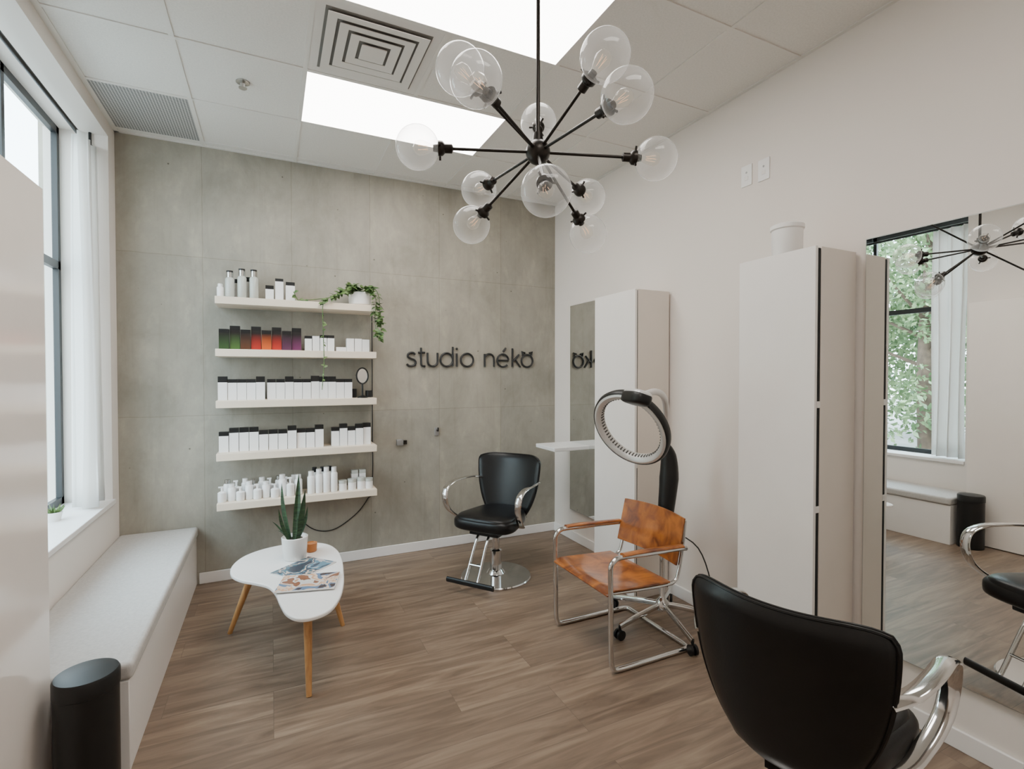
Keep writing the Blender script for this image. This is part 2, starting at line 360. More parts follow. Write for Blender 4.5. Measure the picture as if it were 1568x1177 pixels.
g=MB(); g.box((XL+.03,3.612,H-.006),(-.442,4.203,H),M_perf); g.build('return_air_grille')
g=MB(); g.lathe([(.001,0),(.036,-.002),(.036,-.006),(.014,-.012),(.010,-.03),(.022,-.034),(.022,-.037),(.001,-.038)],(-.133,3.27,H),M_steel,24); g.build('fire_sprinkler')

# curtains
def curtain(name,y0,y1,xc,z0,z1,folds,amp):
    g=MB(); n=folds*14; rows=14; vs=[];fs=[]
    for r in range(rows+1):
        z=z0+(z1-z0)*r/rows; k=r/rows
        for i in range(n+1):
            t=i/n; ph=t*folds*2*math.pi
            a=amp*(1-.35*k)*(1+.25*math.sin(ph*.37+1))
            vs.append((xc+a*math.sin(ph+.25*math.sin(k*3)),y0+(y1-y0)*t+.012*math.sin(ph*2)+.008*math.sin(k*5+t*4),z))
    for r in range(rows):
        for i in range(n): fs.append((r*(n+1)+i,r*(n+1)+i+1,(r+1)*(n+1)+i+1,(r+1)*(n+1)+i))
    g.add(vs,fs,M_curt); ob=g.build(name); so=ob.modifiers.new('s','SOLIDIFY'); so.thickness=.002
    return ob
curtain('curtain',3.83,4.115,-1.03,.725,2.985,3,.062)
curtain('curtain',2.48,2.76,-1.03,.725,2.985,3,.055)
g=MB(); g.cyl((-1.045,2.455,3.0),(-1.045,4.148,3.0),.012,M_black)
for y in (2.47,4.135): g.cyl((-1.045,y,3.0),(-1.045,y,3.0995),.008,M_black); 
g.sphere((-1.045,4.12,3.0),.022,M_black); g.build('curtain_rod')

# ------------------------------------------------------------------ cabinets
def locker(name,y0,y1,side,doors=1,m=M_cab,zt=2.115,d=.312,gap=.022):
    g=MB()
    if side=='R': xb=XR-.0145; xf=XR-d; sgn=-1
    else: xb=XL+.001; xf=XL+d; sgn=1
    fd=xf-sgn*.018; gp=fd-sgn*gap
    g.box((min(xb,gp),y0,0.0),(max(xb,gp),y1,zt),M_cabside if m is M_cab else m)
    g.box((min(gp,fd)-.0001,y0+.003,.012),(max(gp,fd)+.0001,y1-.003,zt-.008),M_gap)  # black filler box paints the shade inside the door gap
    wd=(y1-y0)/doors
    for k in range(doors):
        g.box((min(fd,xf),y0+wd*k+.0015,.008),(max(fd,xf),y0+wd*(k+1)-.0015,zt),m)
    for z in (.9,1.38):
        g.box((min(gp,fd),y0-.0005,z),(max(gp,fd),y0+.014,z+.03),M_trim)
    return g.build(name,.0015)
locker('tall_cabinet',2.705,3.175,'R',gap=.006)
locker('tall_cabinet',1.459,1.871,'R')
locker('tall_cabinet',1.30,2.345,'L',2,M_cabg,2.19,.228,.006)
g=MB(); g.lathe([(.001,0),(.062,0),(.068,.01),(.070,.125),(.076,.13),(.076,.148),(.06,.156),(.001,.156)],(2.30,1.66,2.115),M_ceramic); g.build('ceramic_canister')

# mirrors
def wmirror(y0,y1,z0,z1):
    g=MB(); g.box((XR-.022,y0,z0),(XR-.0145,y1,z1),M_steel); g.box((XR-.024,y0+.004,z0+.004),(XR-.022,y1-.004,z1-.004),M_mirror)
    g.box((XR-.0145,y0+.05,z0+.05),(XR,y1-.05,z1-.05),M_gap)
    return g.build('wall_mirror')
wmirror(3.20,3.985,.285,2.175); wmirror(.45,1.413,.27,2.165)
g=MB(); g.box((2.15,3.66,.885),(XR-.025,3.99,.918),M_white); g.build('station_shelf',.004)
for y,z in ((2.084,2.70),(1.97,2.695)):
    g=MB(); g.box((XR-.007,y-.036,z-.06),(XR,y+.036,z+.06),M_white); g.box((XR-.009,y-.012,z-.028),(XR-.007,y+.012,z-.004),M_trim)
    g.cyl((XR-.0085,y,z+.018),(XR-.0065,y,z+.018),.006,M_pad); g.build('wall_outlet_plate',.002)

# ------------------------------------------------------------------ bench
e=empty('window_bench')
b=MB(); b.box((XL,2.362,.0),(-.50,YB,.355),M_cab); b.build('bench_body',.003,e)
b=MB(); b.box((XL,2.357,.357),(-.488,YB-.002,.425),M_cushion); b.build('bench_cushion',.018,e,4)

# trash can
g=MB(); g.lathe([(.087,0),(.093,.006),(.093,.412),(.096,.415),(.096,.462),(.091,.471),(.05,.475),(.001,.476)],(-.600,2.255,0),M_black,48)
g.build('trash_can')
# succulent on sill
g=MB(); c=(-1.11,3.66,WZ0); g.lathe([(.03,0),(.04,.05),(.036,.05),(.034,.045),(.001,.045)],c,M_ceramic)
for i in range(16):
    a=i*2.4; l=.03+.002*i; g.tube([(c[0],c[1],c[2]+.04),(c[0]+l*.6*math.cos(a),c[1]+l*.6*math.sin(a),c[2]+.06),(c[0]+l*math.cos(a),c[1]+l*math.sin(a),c[2]+.085)],.008,M_poth,.004,6,sub=3,radii=[.8,1,.1])
g.build('potted_succulent')

# ------------------------------------------------------------------ shelves
SZ=[2.083,1.716,1.353,.981,.631]
for z in SZ:
    g=MB(); g.box((-.349,4.04,z-.052),(.752,YB,z),M_shelf); g.build('floating_shelf',.003)
def boxw(g,x,z,w,h,d,m,capm=None,cap=.25,y=4.12):
    if capm:
        g.box((x-w/2,y,z),(x+w/2,y+d,z+h*(1-cap)),m); g.box((x-w/2,y,z+h*(1-cap)),(x+w/2,y+d,z+h),capm)
    else: g.box((x-w/2,y,z),(x+w/2,y+d,z+h),m)
def bottle(g,x,z,r,h,m,capm,y=4.14,neck=.35,pump=False):
    hb=h*(1-neck) if pump else h*.8
    g.lathe([(r*.9,0),(r,.005),(r,hb*.92),(r*.75,hb),(r*.35,hb+.004)],(x,y,z),m,16)
    if pump:
        g.cyl((x,y,z+hb),(x,y,z+h*.93),r*.28,capm,10); g.box((x-r*.8,y-r*.28,z+h*.92),(x+r*.35,y+r*.28,z+h),capm)
    else: g.cyl((x,y,z+hb),(x,y,z+h),r*.72,capm,14)
g=MB(); z=SZ[0]
bottle(g,-.322,z,.022,.10,M_white,M_white)
for x,h in ((-.262,.185),(-.185,.205),(-.108,.205)): bottle(g,x,z,.030,h,M_bottleclr,M_silver)
for x,h in ((-.262,.185),(-.185,.205),(-.108,.205)): g.cyl((x,4.14,z+h),(x,4.14,z+h+.012),.022,M_black,14)
bottle(g,-.222,z,.02,.15,M_white,M_black,y=4.2); bottle(g,-.148,z,.02,.17,M_white,M_black,y=4.2)
boxw(g,-.005,z,.055,.11,.05,M_white,M_black); boxw(g,.06,z,.055,.165,.05,M_white,M_black,.13); boxw(g,.135,z,.062,.145,.05,M_white,M_black,.18)
g.build('hair_product_bottles')
g=MB(); z=SZ[1]
cols=[(.03,.07,.02),(.06,.13,.03),(.10,.04,.02),(.42,.03,.02),(.62,.11,.02),(.50,.03,.02),(.10,.03,.07),(.15,.03,.10)]
x=-.30
for i,c in enumerate(cols):
    m,nt,bb=new_mat('dye_box_%d'%i)
    tc=nt.nodes.new('ShaderNodeTexCoord'); sp=nt.nodes.new('ShaderNodeSeparateXYZ'); nt.links.new(tc.outputs['Object'],sp.inputs[0])
    mr=nt.nodes.new('ShaderNodeMapRange'); mr.inputs['From Min'].default_value=z+.01; mr.inputs['From Max'].default_value=z+.12; nt.links.new(sp.outputs['Z'],mr.inputs['Value'])
    r=nt.nodes.new('ShaderNodeValToRGB'); r.color_ramp.elements[0].color=(*c,1); r.color_ramp.elements[1].color=(.012,.01,.01,1); nt.links.new(mr.outputs[0],r.inputs[0]); nt.links.new(r.outputs[0],bb.inputs['Base Color']); bb.inputs['Roughness'].default_value=.3
    h=.145+(.025 if i%2 else 0); boxw(g,x,z,.064,h,.06,m,M_black,.18,4.11+.01*(i%2)); x+=.068
x=.258
for h in (.115,.115,.125,.125): boxw(g,x,z,.05,h,.06,M_white,M_black if h>.12 or x<.27 else None,.18); x+=.054
g.box((.46,4.12,z),(.535,4.2,z+.035),M_white)
for x,h in ((.565,.105),(.625,.105),(.683,.10)): boxw(g,x,z,.055,h,.06,M_white)
g.build('hair_dye_boxes')
g=MB(); random.seed(13); z=SZ[2]; x=-.312
while x<.56:
    h=random.choice((.15,.15,.17,.175)); boxw(g,x,z,.058,h,.055,M_white,M_black,.17 if h<.16 else .25,4.11+random.uniform(0,.015)); x+=.0605+(.012 if random.random()<.15 else 0)
g.build('hair_product_boxes')
g=MB(); random.seed(21); z=SZ[3]; x=-.308
while x<.37:
    h=random.choice((.145,.145,.165,.17)); boxw(g,x,z,.060,h,.055,M_white,M_black,.20,4.11+random.uniform(0,.015)); x+=.064
x=.45
while x<.71:
    h=random.choice((.145,.165,.17)); boxw(g,x,z,.056,h,.055,M_white,M_black,.20,4.11+random.uniform(0,.015)); x+=.060
g.build('hair_product_boxes')
g=MB(); z=SZ[4]; random.seed(5)
xs=[-.32,-.262,-.205,-.15,-.095,-.04,.02,.07,.125,.18]
for i,x in enumerate(xs): bottle(g,x,z,.028,(.11,.12,.10,.13)[i%4]+(.03 if i>6 else 0),M_white,M_white,pump=(i%2==0),y=4.10+.02*(i%2))
for i,x in enumerate(xs[:-1]): bottle(g,x+.028,z,.026,(.14,.13)[i%2],M_white,M_silver if i%3==0 else M_white,pump=(i%2==1),y=4.19)
for i,x in enumerate((.27,.325,.38,.435)): bottle(g,x,z,.027,.17+.012*i if i<3 else .19,M_white,M_white,y=4.11)
for i,x in enumerate((.30,.36,.41)): bottle(g,x,z,.024,.185,M_white,M_black,y=4.19)
for x,h in ((.50,.08),(.57,.085),(.64,.09),(.70,.08)): g.cyl((x,4.12,z),(x,4.12,z+h*.7),.032,M_white,18); g.cyl((x,4.12,z+h*.7),(x,4.12,z+h),.033,M_bottleclr,18)
for x in (.60,.66): boxw(g,x,z,.05,.14,.05,M_white,M_bottleclr,.2,4.17)
g.build('shampoo_bottles')
g=MB(); c=Vector((.655,4.12,SZ[2]+.175))
g.tube([c+Vector((.044*math.cos(a),0,.062*math.sin(a))) for a in [i*math.pi/14 for i in range(28)]],.006,M_black,closed=True,seg=8)
g.add([c+Vector((.042*math.cos(a),.001,.06*math.sin(a))) for a in [i*math.pi/14 for i in range(28)]],[tuple(range(28))],M_mirror,False)
g.cyl((c.x,c.y,SZ[2]+.01),(c.x,c.y,c.z-.06),.007,M_black,10); g.lathe([(.04,0),(.04,.008),(.012,.02),(.001,.022)],(c.x,c.y,SZ[2]),M_black)
g.build('vanity_mirror')
g=MB(); g.cyl((.718,4.21,SZ[2]),(.718,4.21,SZ[2]+.055),.026,M_black); g.cyl((.60,4.21,SZ[2]),(.60,4.21,SZ[2]+.07),.024,M_black); g.build('styling_tins')

# pothos
g=MB(); pc=(.645,4.15,SZ[0])
g.lathe([(.07,0),(.085,.01),(.09,.10),(.085,.105),(.08,.095),(.001,.09)],pc,M_ceramic)
g.lathe([(.001,.097),(.08,.096)],pc,M_soil)
def leaf(g,p,d,l,w,m,roll=0):
    d=Vector(d).normalized(); up=Vector((0,-.6,.8)); s=d.cross(up).normalized(); nrm=s.cross(d)
    s=(s*math.cos(roll)+nrm*math.sin(roll)); nrm=s.cross(d)
    P=Vector(p); prof=[(0,.05),(.12,.75),(.35,1),(.65,.7),(1,.02)]
    vs=[];fs=[]
    for t,ww in prof:
        cc=P+d*l*t-nrm*l*.15*t*t
        vs+=[cc-s*w*ww+nrm*w*.25*ww,cc,cc+s*w*ww+nrm*w*.25*ww]
    for i in range(4):
        a=i*3; fs+=[(a,a+1,a+4,a+3),(a+1,a+2,a+5,a+4)]
    g.add(vs,fs,m)
random.seed(3)
T=(pc[0],pc[1],pc[2]+.10)
vines=[[(T[0],T[1],T[2]),(T[0]-.08,4.08,T[2]+.03),(T[0]-.17,4.06,T[2]-.02),(T[0]-.25,4.03,SZ[0]+.03),(T[0]-.29,4.02,SZ[0]-.02),(T[0]-.29,4.02,SZ[0]-.20),(T[0]-.285,4.02,SZ[0]-.45),(T[0]-.30,4.02,SZ[0]-.66)],
 [(T[0],T[1],T[2]),(T[0]+.08,4.08,T[2]+.04),(T[0]+.125,4.05,T[2]-.02),(T[0]+.13,4.02,SZ[0]-.08),(T[0]+.14,4.02,SZ[0]-.18),(T[0]+.13,4.02,SZ[0]-.28)],
 [(T[0],T[1],T[2]),(T[0]+.06,4.05,T[2]+.03),(T[0]+.10,4.02,T[2]-.06),(T[0]+.09,4.01,SZ[0]-.10),(T[0]+.10,4.01,SZ[0]-.24)],
 [(T[0],T[1],T[2]),(T[0]-.05,4.07,T[2]+.05),(T[0]-.12,4.04,T[2]+.0),(T[0]-.17,4.02,T[2]-.04)],
 [(T[0],T[1],T[2]),(T[0]-.1,4.1,T[2]+.02),(T[0]-.22,4.1,T[2]-.05),(T[0]-.42,4.09,SZ[0]+.012),(T[0]-.46,4.09,SZ[0]+.012),(T[0]-.49,4.08,SZ[0]+.07)]]
for vi,vn in enumerate(vines):
    g.tube(vn,.003,M_poth,seg=6,sub=6)
    for i in range(len(vn)-1):
        a,b=Vector(vn[i]),Vector(vn[i+1]); n=max(1,int((b-a).length/.012))
        if vi==0 and i>=4: n=max(1,int((b-a).length/.05))
        if vi==4 and i>1: n=2
        for k in range(n):
            p=a.lerp(b,random.random()); d=(random.uniform(-1,1),random.uniform(-1,.1),random.uniform(-.9,.4))
            sz=random.uniform(.035,.055)*(.6 if vi==0 and i>=4 else 1); leaf(g,p,d,sz,sz*.38,M_poth,random.uniform(-.6,.6))
for i in range(70):
    a=random.uniform(0,6.28); p=(T[0]+.07*math.cos(a),T[1]-.02+.05*math.sin(a),T[2]+random.uniform(-.01,.06)); leaf(g,p,(math.cos(a),math.sin(a)-.4,random.uniform(-.1,.8)),.05,.019,M_poth,random.uniform(-.5,.5))
g.build('trailing_pothos_plant')

# cable
g=MB(); g.tube([(.762,4.294,2.03),(.762,4.294,1.2),(.760,4.294,.60),(.72,4.294,.50),(.62,4.294,.38),(.45,4.294,.28),(.30,4.294,.30),(.19,4.294,.42),(.17,4.294,.55)],.004,M_cable,seg=6,sub=8); g.build('power_cable')
g=MB(); g.box((.96,4.262,.935),(1.015,4.3,.985),M_pad); g.box((1.02,4.275,.94),(1.05,4.3,.975),M_bronze); g.build('wall_valve',.003)
g=MB(); g.box((1.30,4.285,1.0),(1.335,4.3,1.07),M_pad); g.tube([(1.318,4.285,1.05),(1.318,4.25,1.045),(1.318,4.25,1.075)],.006,M_bronze,seg=8,sub=4); g.build('wall_hook',.002)

# ------------------------------------------------------------------ sign
g=MB(); zb=1.612; xh=.118; r=.009; Y=4.288
def st(pts,sub=5,closed=False): g.tube([(p[0],Y,zb+p[1]) for p in pts],r,M_sign,.011,8,sub=sub,closed=closed)
def arc(cx,cy,rx,ry,a0,a1,n=16): return [(cx+rx*math.cos(R(a0+(a1-a0)*i/n)),cy+ry*math.sin(R(a0+(a1-a0)*i/n))) for i in range(n+1)]
h2=xh/2
st([(1.126,.100),(1.11,.114),(1.085,.115),(1.064,.102),(1.064,.080),(1.088,.064),(1.118,.053),(1.131,.032),(1.118,.008),(1.09,0),(1.068,.004),(1.053,.018)])
st([(1.178,.160),(1.178,.03),(1.186,.006),(1.204,0),(1.215,.003)]); st([(1.152,xh),(1.212,xh)],0)
st([(1.236,xh),(1.236,.045)]+arc(1.281,.043,.045,.043,180,360,10)+[(1.326,xh)],1)
st(arc(1.41,h2,.057,h2,0,360,24)[:-1],1,True); st([(1.467,0),(1.467,.175)],0)
st([(1.505,0),(1.505,xh)],0); g.sphere((1.505,Y,zb+.158),.011,M_sign,12,8)
st(arc(1.603,h2,.060,h2,0,360,24)[:-1],1,True)
st([(1.775,0),(1.775,xh)],0); st([(1.775,.070)]+arc(1.822,.070,.047,.048,180,0,10)+[(1.869,0)],1)
st([(1.905,.060),(2.017,.060)]+arc(1.96,h2,.058,h2,5,318,20),1); st([(1.962,.142),(1.990,.178)],0)
st([(2.059,0),(2.059,.175)],0); st([(2.064,.050),(2.128,xh)],0); st([(2.088,.070),(2.140,0)],0)
st(arc(2.215,h2,.060,h2,0,360,24)[:-1],1,True); st([(2.168,.112),(2.160,.146),(2.192,.134)],0); st([(2.262,.112),(2.270,.146),(2.238,.134)],0)
g.build('wall_sign_lettering')

# ------------------------------------------------------------------ coffee table
e=empty('coffee_table')
ctrl=[(.163,2.50),(.245,2.54),(.305,2.66),(.345,2.82),(.368,3.0),(.385,3.2),(.38,3.40),(.335,3.55),(.24,3.635),(.10,3.67),(-.05,3.635),(-.16,3.54),(-.215,3.40),(-.215,3.25),(-.165,3.14),(-.09,3.06),(-.025,2.98),(.01,2.87),(.03,2.73),(.055,2.60),(.10,2.52)]
def cr(P,sub):
    out=[];n=len(P)
    for i in range(n):
        p0,p1,p2,p3=[Vector(P[(i+k)%n]) for k in (-1,0,1,2)]
        for k in range(sub):
            t=k/sub; out.append(tuple(.5*((2*p1)+(-p0+p2)*t+(2*p0-5*p1+4*p2-p3)*t*t+(-p0+3*p1-3*p2+p3)*t**3)))
    return out
b=MB(); b.prism(cr(ctrl,5),.382,.402,M_tabletop); b.build('top',.006,e,3)
b=MB()
for t,f in (((-.10,3.33),(-.232,3.39)),((.29,3.22),(.385,3.20)),((.155,2.66),(.152,2.555)),((.14,3.5),(.13,3.60))):
    b.tube([(f[0],f[1],0),(t[0],t[1],.382)],1,M_leg,seg=16,radii=[.013,.022])
b.build('legs',0,e)
TZ=.402
g=MB(); pc=(.125,3.36,TZ)
g.lathe([(.058,0),(.066,.008),(.076,.135),(.072,.138),(.068,.125),(.001,.12)],pc,M_ceramic); g.lathe([(.001,.124),(.068,.123)],pc,M_soil)
def blade(g,base,tip,w,bend,m,rot=0):
    B=Vector(base);Tp=Vector(tip);n=12;vs=[];fs=[]
    ca,sa=math.cos(rot),math.sin(rot)
    rr=Vector((.9*ca+.43*sa,-.43*ca+.9*sa,0)); fr=Vector((-rr.y,rr.x,0))
    for i in range(n+1):
        t=i/n; c=B.lerp(Tp,t)+Vector(bend)*math.sin(math.pi*t)*.5
        ww=w*(.6+1.0*t-1.6*t**2.4); ww=max(ww,.0008)
        vs+=[c-rr*ww-fr*ww*.4,c,c+rr*ww-fr*ww*.4]
    for i in range(n): a=i*3; fs+=[(a,a+1,a+4,a+3),(a+1,a+2,a+5,a+4)]
    g.add(vs,fs,m)
bz=TZ+.12
for b0,tp,w,bd,rt in (((.125,3.36),(.150,3.36,bz+.40),.023,(.01,0,0),.2),((.105,3.37),(.055,3.40,bz+.345),.023,(-.02,0,0),-.4),((.14,3.35),(.185,3.34,bz+.30),.023,(.0,0,0),.8),((.15,3.38),(.20,3.37,bz+.19),.014,(.02,0,0),0),((.09,3.34),(.035,3.34,bz+.20),.014,(-.02,0,0.0),.9),((.12,3.33),(.13,3.29,bz+.17),.015,(.01,0,0),0),((.09,3.36),(.0,3.37,bz+.12),.009,(-.02,0,0.05),0),((.1,3.36),(.015,3.33,bz+.07),.008,(-.02,0,0.05),0)):
    blade(g,(b0[0],b0[1],bz),tp,w,bd,M_snake,rt)
ob=g.build('potted_snake_plant'); 
g=MB(); c=(.225,3.45,TZ); g.lathe([(.028,0),(.034,.006),(.036,.055),(.032,.055),(.03,.05),(.001,.048)],c,M_amberg)
g.build('small_amber_pot')
M_paper=mat('paper_white',(.8,.79,.77),.5,noise=.02)
cvA=colour_cover('magazine_cover_teal',1.0,[(.02,.03,.05),(.04,.13,.18),(.55,.45,.38),(.03,.05,.08),(.10,.22,.30),(.45,.42,.42)])
cvB=colour_cover('magazine_cover_warm',4.2,[(.25,.10,.05),(.62,.60,.57),(.60,.34,.20),(.70,.52,.40),(.12,.20,.32),(.05,.03,.03)])
g=MB()
for k,(x,y,rz,w,h,cv) in enumerate(((.165,3.160,-.85,.22,.29,cvA),(.175,2.91,1.32,.22,.30,cvB))):
    z0=TZ+k*.0075
    g.box((x-w/2,y-h/2,z0),(x+w/2,y+h/2,z0+.0065),M_paper,rz); g.box((x-w/2+.003,y-h/2+.003,z0+.0065),(x+w/2-.003,y+h/2-.003,z0+.0075),cv,rz)
g.build('magazine_stack')

# ------------------------------------------------------------------ salon chair
def salon_chair(loc,rz):
    e=empty('salon_chair',(loc[0],loc[1],0),rz)
    b=MB(); b.lathe([(.265,0),(.268,.004),(.262,.012),(.14,.020),(.07,.028),(.055,.05),(.05,.055),(.001,.055)],(0,0,0),M_chrome,64)
    b.lathe([(.045,.05),(.045,.20),(.038,.205),(.028,.21),(.028,.36)],(0,0,0),M_chrome,32)
    b.build('pedestal_base',0,e)
    b=MB(); b.box((-.14,-.12,.355),(.19,.12,.40),M_black); b.tube([(.0,-.06,.37),(-.02,-.2,.35),(0,-.31,.33)],.008,M_chrome,seg=8,sub=4); b.build('mechanism',.01,e)
    tp=lambda p:(p[0],p[1]*(1-.30*max(0,(.12-p[0]))/.37),p[2])
    b=MB(); b.sell((.03,0,.445),(.245,.25,.058),M_leather,.5,.42,fn=tp); b.sell((.04,0,.475),(.23,.228,.045),M_leather,.6,.45,fn=tp); b.build('seat',0,e)
    b=MB(); NU,NV=28,24
    def surf(u,v,sg):
        w=.155+.118*(1-(1-v)**2.6)
        if v>.90: w*=(1-.06*((v-.90)/.10)**2.5)
        zz=.395+.51*v - .012*(1-u*u)*v - .03*max(0,v-.7)*abs(u)**6*3 +.03*(1-v)**4*abs(u)**3
        edge=(1-abs(u)**5)*(1-abs(2*v-1)**7)
        t=.007+.024*max(0,edge)**.6
        y=w*u; x=-.205-.095*v+.085*(abs(u)**2.2)*(.4+.6*v)
        return (x+sg*t,y,zz)
    vs=[];fs=[]
    for sg in (1,-1):
        for i in range(NV+1):
            for j in range(NU+1): vs.append(surf(-1+2*j/NU,i/NV,sg))
    o=(NV+1)*(NU+1); W=NU+1
    for i in range(NV):
        for j in range(NU):
            a=i*W+j; fs.append((a,a+1,a+W+1,a+W)); fs.append((o+a,o+a+W,o+a+W+1,o+a+1))
    for i in range(NV): 
        for j in (0,NU): a=i*W+j; fs.append((a,a+W,o+a+W,o+a))
    for j in range(NU):
        for i in (0,NV): a=i*W+j; fs.append((a,a+1,o+a+1,o+a))
    b.add(vs,fs,M_leather)
    for sg in (1,-1):
        pts=[surf(-1,i/NV,sg) for i in range(NV+1)]+[surf(-1+2*j/NU,1,sg) for j in range(1,NU)]+[surf(1,1-i/NV,sg) for i in range(NV+1)]
        b.tube(pts,.0045,M_leather,seg=6)
    b.box((-.20,-.05,.37),(-.18,.05,.50),M_black); b.box((-.20,-.05,.365),(-.08,.05,.385),M_black)
    ob=b.build('backrest',0,e)
    b=MB()
    for s in (1,-1):
        b.tube([(-.20,s*.245,.70),(-.13,s*.285,.715),(.0,s*.305,.72),(.13,s*.31,.715),(.215,s*.31,.68),(.235,s*.305,.60),(.20,s*.295,.52),(.12,s*.27,.455),(.03,s*.23,.41),(-.02,s*.13,.395)],.026,M_chrome,.009,14,ref=(0,1,0),sub=6)
    b.build('armrests',0,e)
    b=MB()
    for s in (1,-1): b.tube([(.12,s*.045,.385),(.20,s*.045,.34),(.34,s*.05,.10),(.37,s*.05,.075)],.011,M_chrome,seg=10,sub=5)
    b.tube([(.375,-.19,.075),(.375,.19,.075)],.020,M_black,.013,12)
    b.tube([(.30,-.05,.18),(.30,.05,.18)],.007,M_chrome,seg=8)
    b.build('footrest',0,e)
    return e
salon_chair((1.54,3.50),R(217))
salon_chair((1.52,1.01),R(15.2))

# ------------------------------------------------------------------ cognac tubular chair
e=empty('tubular_armchair')
y0,y1=2.075,2.625; xf,xr=1.555,2.09; rt=.0135
b=MB()
def side(y):
    P=[(xr-.06,y,rt),(xf+.07,y,rt),(xf+.02,y,rt+.008),(xf+.003,y,rt+.04),(xf,y,.10),(xf-.005,y,.52),(xf+.0,y,.56),(xf+.025,y,.585),(xf+.07,y,.592),(xr-.08,y,.58),(xr-.03,y,.575)]
    return P
A=side(y0); B=side(y1)
def dens(P):
    out=[Vector(P[0])]
    for i in range(len(P)-1):
        a,c=Vector(P[i]),Vector(P[i+1]); n=max(1,int((c-a).length/.12))
        for k in range(1,n+1): out.append(a.lerp(c,k/n))
    return out
b.tube(dens(A),rt,M_chrome,seg=12,sub=4); b.tube(dens(B),rt,M_chrome,seg=12,sub=4)
b.tube(dens([(xr-.06,y0,rt),(xr-.02,y0+.006,rt),(xr,y0+.04,rt),(xr,y1-.04,rt),(xr-.02,y1-.006,rt),(xr-.06,y1,rt)]),rt,M_chrome,seg=12,sub=4)
for s,y in ((1,y0+.024),(-1,y1-.024)):
    b.tube(dens([(xf,y,.405),(xf+.2,y,.392),(xr-.14,y,.385),(xr-.09,y,.395),(xr-.065,y,.43),(xr-.035,y,.56),(xr-.015,y,.72)]),.010,M_chrome,seg=10,sub=3)
b.tube([(xf,y0,.40),(xf,y1,.40)],.009,M_chrome,seg=10); b.tube([(xr-.13,y0+.02,.375),(xr-.13,y1-.02,.375)],.009,M_chrome,seg=10)
b.build('frame',0,e)
def ply(name,fn,th,NU=16,NV=10):
    b=MB(); vs=[];fs=[]
    for sg in (0,1):
        for i in range(NV+1):
            for j in range(NU+1):
                p,nv=fn(j/NU,i/NV); vs.append(Vector(p)+Vector(nv)*th*sg)
    W=NU+1;o=(NU+1)*(NV+1)
    for i in range(NV):
        for j in range(NU): a=i*W+j; fs+=[(a,a+1,a+W+1,a+W),(o+a,o+a+W,o+a+W+1,o+a+1)]
    for i in range(NV):
        for j in (0,NU): a=i*W+j; fs.append((a,a+W,o+a+W,o+a))
    for j in range(NU):
        for i in (0,NV): a=i*W+j; fs.append((a,a+1,o+a+1,o+a))
    b.add(vs,fs,M_amber); return b.build(name,.003,e)
def seatf(u,v):
    y=y0+.006+(y1-y0-.012)*u; x=xf-.02+.42*v
    z=.418-.02*v-.024*math.sin(math.pi*u)*math.sin(math.pi*min(1,v*1.1)) -.02*max(0,(.12-v)/.12)**2
    return (x,y,z),(0,0,1)
def backf(u,v):
    y=y0+.015+(y1-y0-.03)*u; z=.475+.265*v-.006*(2*u-1)**2*(1 if v>.5 else -1)*abs(2*v-1); x=xr-.058+.06*v+.040*math.sin(math.pi*u)-.008
    return (x-.012,y,z),(-1,0,.15)
ply('seat_sling',seatf,.010); ply('back_sling',backf,.012)
b=MB()
for y in (y0,y1): b.tube([(xf+.07,y,.604),(xf+.2,y,.603),(xr-.06,y,.592)],.022,M_amber,.010,12,ref=(0,1,0),sub=5)
b.build('armrest_straps',0,e)

# ------------------------------------------------------------------ hair processor on stand
g=MB(); hx,hy=2.15,2.36
for a in (112,184,256,328,40):
    a=R(a); ex,ey=hx+.34*math.cos(a),hy+.34*math.sin(a)
    g.tube([(hx,hy,.13),(hx+.12*math.cos(a),hy+.12*math.sin(a),.115),(ex,ey,.075)],.019,M_chrome,.011,10,sub=3)
    g.cyl((ex,ey,.05),(ex,ey,.08),.007,M_black,8)
    for s in (-1,1):
        ox,oy=-math.sin(a)*.012*s,math.cos(a)*.012*s
        g.cyl((ex+ox*.6,ey+oy*.6,.029),(ex+ox*1.7,ey+oy*1.7,.029),.029,M_black,16)
g.lathe([(.03,.095),(.038,.10),(.038,.15),(.02,.17),(.016,.18),(.016,.62)],(hx,hy,0),M_chrome,20)
g.tube([(hx,hy,.58),(hx+.02,hy,.66),(hx+.05,hy,.90),(hx+.045,hy,1.04),(hx+.01,hy-.005,1.11)],1,M_black,seg=16,sub=5,radii=[.030,.046,.058,.046,.02])
n=Vector((-.895,-.278,-.468)).normalized(); upv=(Vector((0,0,1))-n*n.z).normalized(); sd=n.cross(upv)
C=Vector((1.75,2.17,1.245))
g.M=Matrix(((sd.x,upv.x,n.x,C.x),(sd.y,upv.y,n.y,C.y),(sd.z,upv.z,n.z,C.z),(0,0,0,1)))
prof=[(.180,-.026),(.205,-.034),(.222,-.026),(.229,.0),(.225,.016),(.219,.0225),(.215,.019)]
g.lathe(prof,(0,0,0),M_black,64,cap=False)
g.lathe([(.216,.021),(.204,.0265),(.190,.022),(.182,.012),(.178,-.004),(.180,-.026)],(0,0,0),M_silverp,64,cap=False)
for k in range(60):
    a=2*math.pi*k/60; c_,s_=math.cos(a),math.sin(a)
    g.box((.1795*c_-.0035,.1795*s_-.0035,-.014),(.1795*c_+.0035,.1795*s_+.0035,.008),M_gap2)
g.M=Matrix.Identity(4)
bd=Vector((-.319,-.591,.742)); P=C+bd*.225
g.M=Matrix.Translation(P)@Matrix.Rotation(R(-10),4,'Z')@Matrix.Rotation(R(18),4,'Y')
